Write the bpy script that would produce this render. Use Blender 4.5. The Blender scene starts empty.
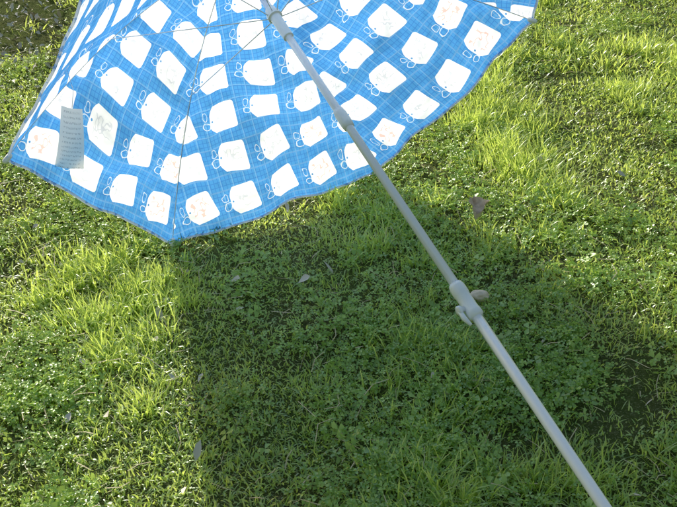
import bpy, bmesh, math, random, numpy as np
from mathutils import Vector, noise
random.seed(4); rng=np.random.default_rng(4)
sc=bpy.context.scene; col=sc.collection
# ---------------- camera
PITCH=math.radians(31.9)
cd=bpy.data.cameras.new("camera"); cam=bpy.data.objects.new("camera",cd); col.objects.link(cam)
cam.location=(0,0,1.52); cam.rotation_euler=(math.pi/2-PITCH,0,0)
cd.sensor_width=36; cd.lens=942/677*36; cd.clip_end=1000; cd.clip_start=.02
sc.camera=cam
# ---------------- light
SAZ,SEL=math.radians(-31),math.radians(20.5)
S=Vector((math.cos(SEL)*math.sin(SAZ),math.cos(SEL)*math.cos(SAZ),math.sin(SEL)))
w=bpy.data.worlds.new("World"); sc.world=w; w.use_nodes=True
nt=w.node_tree; sky=nt.nodes.new('ShaderNodeTexSky'); sky.sky_type='NISHITA'; sky.sun_disc=False
sky.sun_elevation=SEL; sky.sun_rotation=SAZ; sky.dust_density=4; sky.air_density=2.2; sky.ozone_density=3.5
bg=nt.nodes['Background']; bg.inputs[1].default_value=.15; nt.links.new(sky.outputs[0],bg.inputs[0])
ld=bpy.data.lights.new("sun",'SUN'); ld.energy=5; ld.angle=math.radians(.5); ld.color=(1,.985,.94)
sun=bpy.data.objects.new("sun",ld); col.objects.link(sun); sun.rotation_euler=S.to_track_quat('Z','Y').to_euler()
sc.view_settings.view_transform='Standard'; sc.view_settings.look='None'; sc.view_settings.exposure=0

# ---------------- node helpers
def newmat(name):
    m=bpy.data.materials.new(name); m.use_nodes=True; m.node_tree.nodes.clear(); return m
class G:
    def __init__(s,m): s.t=m.node_tree
    def n(s,t,**k):
        x=s.t.nodes.new(t)
        for a,b in k.items(): setattr(x,a,b)
        return x
    def set(s,sock,v):
        if isinstance(v,bpy.types.NodeSocket): s.t.links.new(v,sock)
        else: sock.default_value=v
    def m(s,op,a,b=0,c=0,clamp=False):
        x=s.n('ShaderNodeMath',operation=op,use_clamp=clamp)
        s.set(x.inputs[0],a); s.set(x.inputs[1],b); s.set(x.inputs[2],c); return x.outputs[0]
    def mix(s,f,a,b):
        x=s.n('ShaderNodeMix',data_type='RGBA'); s.set(x.inputs[0],f); s.set(x.inputs[6],a); s.set(x.inputs[7],b); return x.outputs[2]
    def ramp(s,f,stops):
        x=s.n('ShaderNodeValToRGB'); s.set(x.inputs[0],f)
        e=x.color_ramp.elements
        while len(e)<len(stops): e.new(.5)
        for i,(p,c) in enumerate(stops): e[i].position=p; e[i].color=(*c,1)
        return x.outputs[0]
    def noise(s,vec,scale,detail=3,rough=.5):
        x=s.n('ShaderNodeTexNoise'); x.inputs['Scale'].default_value=scale; x.inputs['Detail'].default_value=detail; x.inputs['Roughness'].default_value=rough
        if vec is not None: s.t.links.new(vec,x.inputs['Vector'])
        return x.outputs[0]
    def out(s,sh):
        o=s.n('ShaderNodeOutputMaterial'); s.t.links.new(sh,o.inputs[0])
def principled(name,colr,rough=.5,bump=None,noise_amt=.15,scale=30,spec=.5,coat=0):
    m=newmat(name); g=G(m); p=g.n('ShaderNodeBsdfPrincipled'); tc=g.n('ShaderNodeTexCoord')
    n=g.noise(tc.outputs['Object'],scale,4)
    c=g.mix(n,(*[v*(1-noise_amt) for v in colr],1),(*[min(1,v*(1+noise_amt)) for v in colr],1))
    g.set(p.inputs['Base Color'],c); p.inputs['Roughness'].default_value=rough; p.inputs['Specular IOR Level'].default_value=spec; p.inputs['Coat Weight'].default_value=coat; p.inputs['Coat Roughness'].default_value=.15
    if bump:
        b=g.n('ShaderNodeBump'); b.inputs['Strength'].default_value=bump; b.inputs['Distance'].default_value=.003; g.set(b.inputs['Height'],n); g.t.links.new(b.outputs[0],p.inputs['Normal'])
    g.out(p.outputs[0]); return m
# fabric
def fabric_mat():
    m=newmat("printed_fabric"); g=G(m); uv=g.n('ShaderNodeUVMap'); sep=g.n('ShaderNodeSeparateXYZ'); g.t.links.new(uv.outputs[0],sep.inputs[0])
    u,v=sep.outputs[0],sep.outputs[1]
    wn=g.noise(uv.outputs[0],7,2)
    CW,CH=.150,.120
    us=g.m('DIVIDE',u,CW); vs=g.m('DIVIDE',v,CH)
    ru=g.m('FLOOR',us); rv=g.m('FLOOR',vs)
    x=g.m('MULTIPLY',g.m('SUBTRACT',g.m('FRACT',us),.5),CW)
    y=g.m('MULTIPLY',g.m('SUBTRACT',g.m('FRACT',vs),.5),CH)
    comb=g.n('ShaderNodeCombineXYZ'); g.set(comb.inputs[0],ru); g.set(comb.inputs[1],rv)
    wnz=g.n('ShaderNodeTexWhiteNoise',noise_dimensions='2D'); g.t.links.new(comb.outputs[0],wnz.inputs['Vector']); rnd=wnz.outputs[0]
    x=g.m('ADD',x,-.012)
    ang=g.m('MULTIPLY',g.m('SUBTRACT',rnd,.35),.35)
    x2=g.m('ADD',x,g.m('MULTIPLY',y,ang)); y2=g.m('SUBTRACT',y,g.m('MULTIPLY',x,ang))
    # tag shape: straight sides, shoulders cut towards the string end (-x)
    hx=g.m('ADD',.048,g.m('MULTIPLY',y2,-.08))
    hy=g.m('SUBTRACT',.041,g.m('MULTIPLY',g.m('MAXIMUM',g.m('SUBTRACT',-.030,x2),0),1.0))
    r=.009
    ax=g.m('MAXIMUM',g.m('SUBTRACT',g.m('ABSOLUTE',x2),g.m('SUBTRACT',hx,r)),0)
    ay=g.m('MAXIMUM',g.m('SUBTRACT',g.m('ABSOLUTE',y2),g.m('SUBTRACT',hy,r)),0)
    d=g.m('SQRT',g.m('ADD',g.m('MULTIPLY',ax,ax),g.m('MULTIPLY',ay,ay)))
    sq=g.m('LESS_THAN',d,r)
    hole=g.m('LESS_THAN',g.m('ADD',g.m('POWER',g.m('ABSOLUTE',g.m('ADD',x2,.040)),2.),g.m('MULTIPLY',y2,y2)),.0032**2)
    jit=g.m('MULTIPLY',g.m('SUBTRACT',g.noise(uv.outputs[0],40,1),.5),.022)
    jit2=g.m('MULTIPLY',g.m('SUBTRACT',g.noise(uv.outputs[0],28,1),.5),.022)
    xs_=g.m('ADD',x2,jit); ys_=g.m('ADD',y2,jit2)
    def ring(cx,cy,rr,wd,sx=1.):
        a=g.m('MULTIPLY',g.m('SUBTRACT',xs_,cx),sx); b=g.m('SUBTRACT',ys_,cy)
        q=g.m('SQRT',g.m('ADD',g.m('MULTIPLY',a,a),g.m('MULTIPLY',b,b)))
        return g.m('LESS_THAN',g.m('ABSOLUTE',g.m('SUBTRACT',q,rr)),wd)
    strings=g.m('MAXIMUM',ring(-.062,.016,.013,.0012,1.5),ring(-.060,-.013,.010,.0012,.75))
    def lines(c,per,wd): return g.m('LESS_THAN',g.m('FRACT',g.m('DIVIDE',c,per)),wd)
    ln=g.m('MAXIMUM',lines(u,.0135,.16),lines(v,.0135,.16))
    ln2=g.m('MAXIMUM',lines(u,.041,.10),lines(v,.041,.10))
    blue=g.mix(wn,(.05,.25,.64,1),(.09,.34,.74,1))
    blue=g.mix(g.m('MULTIPLY',ln,.5),blue,(.03,.13,.50,1))
    blue=g.mix(g.m('MULTIPLY',ln2,.25),blue,(.34,.60,.86,1))
    iso=g.noise(uv.outputs[0],38,1.5)
    dr=g.m('LESS_THAN',g.m('ABSOLUTE',g.m('SUBTRACT',iso,.5)),.022)
    cin=g.m('MULTIPLY',g.m('LESS_THAN',g.m('ABSOLUTE',x2),.03),g.m('LESS_THAN',g.m('ABSOLUTE',y2),.026))
    inkc=g.mix(g.m('GREATER_THAN',rnd,.88),(.46,.52,.66,1),(.70,.28,.20,1))
    white=g.mix(g.m('MULTIPLY',g.m('MULTIPLY',dr,cin),.55),(.80,.85,.96,1),inkc)
    c=g.mix(g.m('MULTIPLY',strings,.75),blue,(.72,.80,.90,1))
    c=g.mix(sq,c,white)
    c=g.mix(hole,c,(.1,.3,.65,1))
    weave=g.noise(uv.outputs[0],900,2)
    bp=g.n('ShaderNodeBump'); bp.inputs['Strength'].default_value=.15; bp.inputs['Distance'].default_value=.001; g.set(bp.inputs['Height'],weave)
    bp2=g.n('ShaderNodeBump'); bp2.inputs['Strength'].default_value=1; bp2.inputs['Distance'].default_value=.045; g.set(bp2.inputs['Height'],g.noise(uv.outputs[0],6,3)); g.t.links.new(bp.outputs[0],bp2.inputs['Normal'])
    df=g.n('ShaderNodeBsdfDiffuse'); tr=g.n('ShaderNodeBsdfTranslucent'); g.set(df.inputs[0],c); g.set(tr.inputs[0],c)
    g.t.links.new(bp2.outputs[0],df.inputs['Normal']); g.t.links.new(bp2.outputs[0],tr.inputs['Normal'])
    mx=g.n('ShaderNodeMixShader'); mx.inputs[0].default_value=.70; g.t.links.new(df.outputs[0],mx.inputs[1]); g.t.links.new(tr.outputs[0],mx.inputs[2])
    g.out(mx.outputs[0]); return m
FAB=fabric_mat()
PAINT=principled("white_painted_steel",(.95,.94,.96),.25,noise_amt=.02,scale=60,coat=1)
PLAST=principled("white_plastic",(.93,.93,.92),.4,noise_amt=.03,coat=.5)
def hem_mat():
    m=newmat("hem_piping"); g=G(m); tc=g.n('ShaderNodeTexCoord'); n=g.noise(tc.outputs['Object'],60,2)
    c=g.mix(g.m('GREATER_THAN',n,.58),(.86,.9,.95,1),(.35,.55,.85,1)); df=g.n('ShaderNodeBsdfDiffuse'); tr=g.n('ShaderNodeBsdfTranslucent'); g.set(df.inputs[0],c); g.set(tr.inputs[0],c)
    mx=g.n('ShaderNodeMixShader'); mx.inputs[0].default_value=.6; g.t.links.new(df.outputs[0],mx.inputs[1]); g.t.links.new(tr.outputs[0],mx.inputs[2]); g.out(mx.outputs[0]); return m
HEM=hem_mat()

# ---------------- geometry helpers
def mkobj(name,verts,faces,mats=(),parent=None,smooth=True,uvs=None):
    me=bpy.data.meshes.new(name); me.from_pydata([tuple(v) for v in verts],[],faces); me.update()
    for m in mats: me.materials.append(m)
    if smooth: me.polygons.foreach_set('use_smooth',[True]*len(me.polygons))
    if uvs is not None:
        l=me.uv_layers.new(name="UVMap")
        vi=[0]*len(me.loops); me.loops.foreach_get('vertex_index',vi)
        l.data.foreach_set('uv',[c for i in vi for c in uvs[i]])
    o=bpy.data.objects.new(name,me); col.objects.link(o)
    if parent: o.parent=parent
    return o
def tube(pts,rads,n=12,caps=True,axis=None):
    pts=[Vector(p) for p in pts]; V=[];Fc=[]
    ref=None
    for i,p in enumerate(pts):
        t=axis if axis is not None else (pts[min(i+1,len(pts)-1)]-pts[max(i-1,0)]).normalized()
        if ref is None: ref=t.orthogonal().normalized()
        ref=(ref-t*ref.dot(t)).normalized(); b=t.cross(ref)
        r=rads[i] if hasattr(rads,'__len__') else rads
        for k in range(n):
            a=2*math.pi*k/n; V.append(p+r*(math.cos(a)*ref+math.sin(a)*b))
    for i in range(len(pts)-1):
        for k in range(n):
            Fc.append((i*n+k,i*n+(k+1)%n,(i+1)*n+(k+1)%n,(i+1)*n+k))
    if caps: Fc.append(tuple(range(n))[::-1]); Fc.append(tuple((len(pts)-1)*n+k for k in range(n)))
    return V,Fc
def merge(parts):
    V=[];Fc=[]
    for v,f in parts:
        o=len(V); V+=list(v); Fc+=[tuple(i+o for i in q) for q in f]
    return V,Fc
# ---------------- umbrella, lying tilted on two rim tips and the foot of its pole
A=Vector((.40,-.857,-.326)).normalized()      # canopy axis, towards the pole foot
PA=Vector((.43,-.84,-.327)).normalized()      # pole
T=[Vector(t) for t in ((-.85,2.172,.454),(-.514,2.485,.012),(.127,2.93,.035),(.588,2.796,.613),(.574,2.656,1.2),(.15,2.309,1.592),(-.40,2.10,1.46),(-.591,2.229,.893))]
C0=Vector((-.192,2.464,.766)); APEX=C0-PA*.24
umb=bpy.data.objects.new("beach_umbrella",None); col.objects.link(umb)
def rib(k,s):
    p=APEX.lerp(T[k%8],s)
    return p-A*(.08*4*s*(1-s))
NS,NU=44,34
for k in range(8):
    V=[];UV=[];Fc=[]
    wd=(T[(k+1)%8]-T[k]).length
    off={0:(.02,.03),1:(.055,.030),2:(.01,.035)}.get(k,(0.03+.07*k,0.02+.045*((k*3)%5)))
    for i in range(NS+1):
        s=.02+.98*i/NS
        for j in range(NU+1):
            q=j/NU
            p=rib(k,s).lerp(rib(k+1,s),q)
            b=4*q*(1-q); e=max(0,s-.6)/.4
            p=p+A*(.018*b*s)
            p=p+(C0-A*.1-p).normalized()*((.004*b+.003*math.sin(q*11+k*2)*b)*e)
            p=p+A*(.034*noise.noise(p*4.5)*b*2*(1-.6*e))
            p=p+A*(.012*noise.noise(Vector((q*2.2+k*5,s*9,k)))*b*2*(1-.5*e))
            p=p+A*(.012*math.sin(q*38+k)*math.exp(-q*7)+.012*math.sin((1-q)*41+k)*math.exp(-(1-q)*7))*s*(1-.6*e)
            p=p+A*(.005*math.sin(q*24+s*3+k)*e*e*b)
            V.append(p); UV.append(((q-.5)*wd*s+off[0]+3,(1-s)*.86+off[1]+2))
    for i in range(NS):
        for j in range(NU):
            a=i*(NU+1)+j; Fc.append((a,a+1,a+NU+2,a+NU+1))
    mkobj("canopy_panel_%d"%(k+1),V,Fc,[FAB],umb,uvs=UV)
    hp=[V[NS*(NU+1)+j] for j in range(NU+1)]
    mkobj("hem_%d"%(k+1),*tube(hp,.0040,6),[HEM],umb)
mkobj("ribs",*merge([tube([rib(k,.03+.975*i/16)+A*.004 for i in range(17)],.0014,6) for k in range(8)]),[PAINT],umb)
RUN=C0+PA*.06
parts=[]
for k in range(8):
    m=rib(k,.52)+A*.006
    dirr=(m-RUN); dirr=(dirr-A*dirr.dot(A)).normalized()
    parts.append(tube([RUN+dirr*.018,m],.0014,6))
mkobj("stretchers",*merge(parts),[PAINT],umb)
parts=[]
for k in range(8):
    d=(T[k]-rib(k,.95)).normalized()
    parts.append(tube([T[k]-d*.02+A*.006,T[k]-d*.014+A*.006,T[k]+d*.006+A*.004,T[k]+d*.012+A*.003],[.005,.0075,.0075,.004],10))
mkobj("tip_caps",*merge(parts),[PLAST],umb)
TC,TL=.475,1.045
def prof(base,pairs,n=24): return tube([base+PA*t for t,_ in pairs],[r for _,r in pairs],n,axis=PA)
mkobj("runner",*prof(RUN,[(-.03,.0105),(-.03,.0145),(-.012,.015),(-.010,.020),(.004,.020),(.006,.015),(.09,.014),(.092,.0105)]),[PLAST],umb,smooth=False)
mkobj("top_hub",*prof(APEX,[(-.03,.003),(-.026,.012),(-.01,.016),(-.004,.03),(.01,.03),(.012,.018),(.04,.017),(.041,.012)]),[PLAST],umb,smooth=False)
mkobj("upper_pole",*prof(C0,[(-.24,.0102),(TL+.005,.0102)]),[PAINT],umb)
mkobj("lower_pole",*prof(C0,[(TL-.01,.0105),(TL-.009,.0116),(2.26,.0116),(2.345,.003)]),[PAINT],umb)
mkobj("collar",*prof(C0+PA*TC,[(-.032,.0102),(-.031,.013),(-.018,.0148),(.018,.0148),(.031,.013),(.032,.0102)]),[PLAST],umb)
cl=[prof(C0+PA*TL,[(-.04,.0106),(-.039,.015),(-.03,.017),(-.012,.017),(-.009,.0157),(.03,.0157),(.034,.017),(.046,.017),(.05,.0116)])]
side=(PA.cross(Vector((0,0,1)))).normalized()
if side.x>0: side=-side
kb=C0+PA*(TL+.022)
cl.append(tube([kb+side*.012,kb+side*.022,kb+side*.023,kb+side*.030,kb+side*.031],[.006,.006,.010,.010,.005],14))
cl.append(tube([kb+side*.026,kb+side*.027+PA*.02,kb+side*.022+PA*.04],[.005,.006,.0035],10))
mkobj("clamp",*merge(cl),[PLAST],umb)
# care label
def tag_mat():
    m=newmat("paper_label"); g=G(m); uv=g.n('ShaderNodeUVMap'); sep=g.n('ShaderNodeSeparateXYZ'); g.t.links.new(uv.outputs[0],sep.inputs[0])
    row=g.m('LESS_THAN',g.m('FRACT',g.m('MULTIPLY',sep.outputs[1],13)),.4)
    wn=g.noise(uv.outputs[0],28,1)
    t=g.m('MULTIPLY',row,g.m('GREATER_THAN',wn,.5))
    e=g.m('LESS_THAN',g.m('ABSOLUTE',g.m('SUBTRACT',sep.outputs[0],.5)),.38)
    c=g.mix(g.m('MULTIPLY',g.m('MULTIPLY',t,e),.45),(.94,.93,.90,1),(.25,.25,.27,1))
    df=g.n('ShaderNodeBsdfDiffuse'); tr=g.n('ShaderNodeBsdfTranslucent'); g.set(df.inputs[0],c); g.set(tr.inputs[0],c)
    mx=g.n('ShaderNodeMixShader'); mx.inputs[0].default_value=.5; g.t.links.new(df.outputs[0],mx.inputs[1]); g.t.links.new(tr.outputs[0],mx.inputs[2]); g.out(mx.outputs[0]); return m
tc=[Vector(t)+A*h_ for t,h_ in zip(((-.735,2.311,.568),(-.690,2.341,.543),(-.735,2.39,.39),(-.800,2.35,.42)),(.04,.04,.10,.10))]
V=[];UV=[];Fc=[]
for i in range(13):
    for j in range(5):
        p=tc[0].lerp(tc[1],j/4).lerp(tc[3].lerp(tc[2],j/4),i/12)+A*(.012*math.sin(i/12*3)+.004*math.sin(j))
        V.append(p);UV.append((j/4,1-i/12))
for i in range(12):
    for j in range(4): a=i*5+j;Fc.append((a,a+1,a+6,a+5))
mkobj("care_label",V,Fc,[tag_mat()],umb,uvs=UV)
mt=(tc[0]+tc[1])/2
mkobj("label_string",*tube([mt,mt+Vector((.015,0,.03))-A*.03,mt+Vector((.012,0,.06))-A*.07],.0010,6),[HEM],umb)

# ---------------- ground
def gz(x,y): return .022*noise.noise(Vector((x*1.3,y*1.3,0)))+.010*noise.noise(Vector((x*5,y*5,3)))-.012
def bare(x,y):
    b=noise.noise(Vector((x*1.1+7,y*1.1,9)))*.35+noise.noise(Vector((x*3.2,y*3.2,2)))*.5+noise.noise(Vector((x*9,y*9,12)))*.25
    b+=.80*max(0,1-math.hypot((x+1.68)/.62,(y-4.5)/1.3))
    return b
xs=sorted(set([round(-4+.05*i,3) for i in range(161)]+[-200,-60,-20,-9,-6,6,9,20,60,200]))
ys=sorted(set([round(-.5+.05*i,3) for i in range(211)]+[-200,-60,-20,-6,-2,14,22,60,200]))
V=[(x,y,gz(x,y)) for y in ys for x in xs]; nx=len(xs)
Fc=[(j*nx+i,j*nx+i+1,(j+1)*nx+i+1,(j+1)*nx+i) for j in range(len(ys)-1) for i in range(nx-1)]
m=newmat("soil"); g=G(m); geo=g.n('ShaderNodeNewGeometry'); pos=geo.outputs['Position']
n1=g.noise(pos,60,6,.7); n2=g.noise(pos,4,4); n3=g.noise(pos,220,3)
c=g.ramp(n1,[(.3,(.05,.042,.022)),(.55,(.12,.10,.055)),(.75,(.28,.24,.14))])
c=g.mix(g.m('MULTIPLY',g.m('GREATER_THAN',n3,.60),.65),c,(.48,.44,.28,1))
c=g.mix(g.m('MULTIPLY',n2,.8),c,(.10,.18,.03,1))
p=g.n('ShaderNodeBsdfDiffuse'); g.set(p.inputs['Color'],c)
b=g.n('ShaderNodeBump'); b.inputs['Distance'].default_value=.02; g.set(b.inputs['Height'],n1); g.t.links.new(b.outputs[0],p.inputs['Normal']); g.out(p.outputs[0])
mkobj("ground",V,Fc,[m])

# ---------------- grass: one mesh
def leaf_mat(name,stops,trc,trans=.5,gloss=.06):
    m=newmat(name); g=G(m); geo=g.n('ShaderNodeNewGeometry'); at=g.n('ShaderNodeAttribute',attribute_name='bl')
    n=g.noise(geo.outputs['Position'],1.8,2,.6)
    f=g.m('ADD',g.m('MULTIPLY',n,.8),g.m('MULTIPLY',g.m('SUBTRACT',at.outputs['Fac'],.4),.65))
    c=g.ramp(f,stops)
    c=g.mix(g.m('GREATER_THAN',at.outputs['Fac'],.94),c,(.72,.66,.40,1))
    df=g.n('ShaderNodeBsdfDiffuse'); g.set(df.inputs['Color'],c)
    tr=g.n('ShaderNodeBsdfTranslucent'); g.set(tr.inputs[0],g.mix(.68,c,trc))
    mx=g.n('ShaderNodeMixShader'); mx.inputs[0].default_value=trans; g.t.links.new(df.outputs[0],mx.inputs[1]); g.t.links.new(tr.outputs[0],mx.inputs[2])
    gl=g.n('ShaderNodeBsdfGlossy'); gl.inputs['Roughness'].default_value=.40; gl.inputs['Color'].default_value=(.98,1,.9,1)
    m2=g.n('ShaderNodeMixShader'); m2.inputs[0].default_value=gloss; g.t.links.new(mx.outputs[0],m2.inputs[1]); g.t.links.new(gl.outputs[0],m2.inputs[2]); g.out(m2.outputs[0]); return m
GM=leaf_mat("grass_blades",[(.2,(.14,.29,.03)),(.45,(.36,.58,.075)),(.7,(.62,.76,.18))],(.92,1.,.20,1),.62,.11)
CM=leaf_mat("clover_leaves",[(.25,(.14,.30,.04)),(.5,(.28,.50,.07)),(.8,(.44,.62,.12))],(.82,1.,.16,1),.5,.09)
def infov(x,y,mg):
    depth=y*.849+1.52*.528
    return abs(x)<.36*depth+mg and y>.85-mg and y<6.3+mg
bx=[];cv=[]
def scatter(x0,x1,y0,y1,dens,wm,hm):
    n=int((x1-x0)*(y1-y0)*dens)
    for _ in range(n):
        x,y=random.uniform(x0,x1),random.uniform(y0,y1)
        if not infov(x,y,.25):
            if not infov(x,y,1.2) or random.random()<.6: continue
        b=bare(x,y)
        if random.random()<max(0,(b-.11)*2.5): continue
        tn=noise.noise(Vector((x*2.3,y*2.3,20)))+.5*noise.noise(Vector((x*7,y*7,4)))
        cn=noise.noise(Vector((x*1.7+3,y*1.7,40)))+.35*noise.noise(Vector((x*6,y*6,44)))+(.17 if x>.0 and y<2.4 else 0)
        if cn>.05 and random.random()<.55: cv.append((x,y,tn)); continue
        tall=tn+random.gauss(0,.18)>.32
        bx.append((x,y,1 if tall else 0,tn,wm,hm))
scatter(-3.,3.,.0,2.3,1080,1.05,.88)
scatter(-3.6,3.6,2.3,3.8,740,1.25,.88)
scatter(-4.5,4.5,3.8,7.5,420,1.7,.95)
BX=np.array(bx); nb=np.where(BX[:,2]>0,34,34)
I=np.repeat(np.arange(len(BX)),nb); B=BX[I]; n=len(B); tall=B[:,2]>0
rad=np.where(tall,.024,.043)*B[:,4]
bxx=B[:,0]+rng.normal(0,1,n)*rad; byy=B[:,1]+rng.normal(0,1,n)*rad
cz=np.array([gz(a,b) for a,b in BX[:,:2]]); bz=cz[I]-.004
h=np.where(tall,rng.uniform(.03,.085,n),rng.uniform(.012,.044,n))*B[:,5]*(1+.45*B[:,3])
th=np.arctan2(byy-B[:,1],bxx-B[:,0])+rng.normal(0,1.2,n)
ln=np.abs(rng.normal(.0,1,n))*np.where(tall,.45,.7)+np.where(tall,.10,.2)
wd=rng.uniform(.0009,.0023,n)*B[:,4]
dx,dy=np.cos(th),np.sin(th); ro=th+math.pi/2+rng.uniform(-.9,.9,n); px,py=np.cos(ro),np.sin(ro)
curl=rng.uniform(.15,.8,n)*(.4+ln)
VV=np.zeros((n,7,3)); ang=ln.copy(); X=np.zeros(n); Z=np.zeros(n)
for i,(t,ww) in enumerate(((0,.8),(.36,1),(.7,.72),(1,0))):
    if i<3:
        for s_,kk in ((-1,0),(1,1)):
            VV[:,2*i+kk,0]=bxx+dx*X+s_*px*wd*ww; VV[:,2*i+kk,1]=byy+dy*X+s_*py*wd*ww; VV[:,2*i+kk,2]=bz+Z
        st=h*(.36,.34,.30)[i]; X=X+np.sin(ang)*st; Z=Z+np.cos(ang)*st; ang=np.minimum(ang+curl,2.0)
    else: VV[:,6,0]=bxx+dx*X;VV[:,6,1]=byy+dy*X;VV[:,6,2]=bz+Z
bl=np.clip(rng.uniform(0,1,n)*.7+np.random.default_rng(9).uniform(0,1,len(BX))[I]*.3,0,1)
base=(np.arange(n)*7)[:,None]
loops_g=np.concatenate([base+np.array([0,1,3,2]),base+np.array([2,3,5,4]),base+np.array([4,5,6])],1).ravel()
tot_g=np.tile(np.array([4,4,3]),n)
CV=np.array(cv); nc=18; J=np.repeat(np.arange(len(CV)),nc); Cc=CV[J]; k=len(Cc)
qx=Cc[:,0]+rng.normal(0,.035,k); qy=Cc[:,1]+rng.normal(0,.035,k); cz2=np.array([gz(a,b) for a,b in CV[:,:2]])[J]
ch=rng.uniform(.008,.04,k); tx=rng.normal(0,.4,k); ty=rng.normal(0,.4,k); s0=rng.uniform(.003,.0066,k)*np.where(rng.uniform(0,1,k)>.96,1.8,1); r0=rng.uniform(0,6.28,k)
LV=np.zeros((k,3,6,3)); prof_=((0,0),(.7,-.6),(1.5,-.5),(1.7,0),(1.5,.5),(.7,.6))
for l in range(3):
    for a,(r_,a_) in enumerate(prof_):
        lx=r_*s0*np.cos(r0+l*2.094+a_); ly=r_*s0*np.sin(r0+l*2.094+a_)
        LV[:,l,a,0]=qx+lx;LV[:,l,a,1]=qy+ly;LV[:,l,a,2]=cz2+ch+lx*tx+ly*ty+.0015*abs(a_)*2
base2=n*7+(np.arange(k*3)*6)[:,None]
loops_c=np.concatenate([base2+np.array([0,1,2,3]),base2+np.array([0,3,4,5])],1).ravel()
tot_c=np.full(k*3*2,4)
verts=np.concatenate([VV.reshape(-1,3),LV.reshape(-1,3)]); loops=np.concatenate([loops_g,loops_c]); tot=np.concatenate([tot_g,tot_c])
blv=np.concatenate([np.repeat(bl,7),np.repeat(rng.uniform(0,.93,k),18)])
me=bpy.data.meshes.new("grass"); me.vertices.add(len(verts)); me.vertices.foreach_set('co',verts.ravel().astype(np.float32))
me.loops.add(len(loops)); me.loops.foreach_set('vertex_index',loops.astype(np.int32))
me.polygons.add(len(tot)); me.polygons.foreach_set('loop_start',np.concatenate([[0],np.cumsum(tot)[:-1]]).astype(np.int32))
mi=np.zeros(len(tot),np.int32); mi[len(tot_g):]=1
me.materials.append(GM); me.materials.append(CM); me.polygons.foreach_set('material_index',mi)
me.update(calc_edges=True)
a_=me.attributes.new('bl','FLOAT','POINT'); a_.data.foreach_set('value',blv.astype(np.float32))
go=bpy.data.objects.new("grass",me); col.objects.link(go)

# ---------------- straw / litter
V=[];Fc=[]
for _ in range(2000):
    y=random.uniform(.7,6); x=random.uniform(-1,1)*(.5+.42*y); l=random.uniform(.015,.09); th=random.uniform(0,6.28); z=gz(x,y)+random.uniform(.006,.038); wdt=random.uniform(.0005,.0014)
    ddx,ddy=math.cos(th)*l/2,math.sin(th)*l/2; ppx,ppy=-math.sin(th)*wdt,math.cos(th)*wdt; dz=random.uniform(-.015,.015); o=len(V); kk=random.uniform(-.2,.2)*l
    V+=[(x-ddx-ppx,y-ddy-ppy,z-dz),(x-ddx+ppx,y-ddy+ppy,z-dz),(x+kk-ppx,y-kk-ppy,z+.003),(x+kk+ppx,y-kk+ppy,z+.003),(x+ddx-ppx,y+ddy-ppy,z+dz),(x+ddx+ppx,y+ddy+ppy,z+dz)]
    Fc+=[(o,o+1,o+3,o+2),(o+2,o+3,o+5,o+4)]
mkobj("dry_straw",V,Fc,[principled("straw",(.54,.45,.26),.7,noise_amt=.5,scale=4)])
V=[];Fc=[]
for _ in range(1100):
    if random.random()<.75: x,y=random.gauss(-1.6,.35),random.gauss(4.4,.7)
    else: y=random.uniform(.8,6); x=random.uniform(-1,1)*(.5+.42*y)
    s_=random.uniform(.004,.017); th=random.uniform(0,6.28); z=gz(x,y)+random.uniform(.006,.03); o=len(V); t1,t2=random.gauss(0,.6),random.gauss(0,.6)
    for a,(r_,a_) in enumerate(((1.2,0),(.6,.9),(.7,2.2),(1.1,3.14),(.7,4.1),(.55,5.3))):
        lx,ly=r_*s_*math.cos(th+a_),r_*s_*math.sin(th+a_); V.append((x+lx,y+ly,z+t1*lx+t2*ly+(.3*s_ if a%3 else 0)))
    Fc+=[(o,o+1,o+2,o+3),(o,o+3,o+4,o+5)]
mkobj("leaf_litter",V,Fc,[principled("litter",(.60,.54,.45),.7,noise_amt=.6,scale=6)])
# ---------------- dead leaf and stone
LP=Vector((.432,2.60,.05)); SP=Vector((.394,2.166,.034))
V=[];Fc=[]; nl=12
for i in range(nl+1):
    t=i/nl; wv=.028*math.sin(math.pi*min(1,t*1.05))**.7*(1+.25*math.sin(t*17))
    for j in range(7):
        q=(j-3)/3
        V.append(LP+Vector((q*wv+.01*math.sin(t*4),(t-.5)*.05,.03*q*q+.02*math.sin(t*3.1)+.004*math.sin(q*5+t*9)+(t-.5)*.03)))
for i in range(nl):
    for j in range(6): a=i*7+j; Fc.append((a,a+1,a+8,a+7))
mkobj("dead_leaf",V,Fc,[principled("dry_leaf",(.62,.48,.36),.7,.6,.5,70)])
bm=bmesh.new(); bmesh.ops.create_icosphere(bm,subdivisions=4,radius=1)
for v in bm.verts:
    q=1+.22*noise.noise(v.co*1.6)+.06*noise.noise(v.co*6)
    v.co=Vector((v.co.x*.028*q,v.co.y*.018*q,v.co.z*.015*q))
me=bpy.data.meshes.new("stone"); bm.to_mesh(me); bm.free(); me.polygons.foreach_set('use_smooth',[True]*len(me.polygons))
me.materials.append(principled("pale_stone",(.66,.55,.42),.85,.6,.3,60)); so=bpy.data.objects.new("stone",me); so.location=SP; col.objects.link(so)
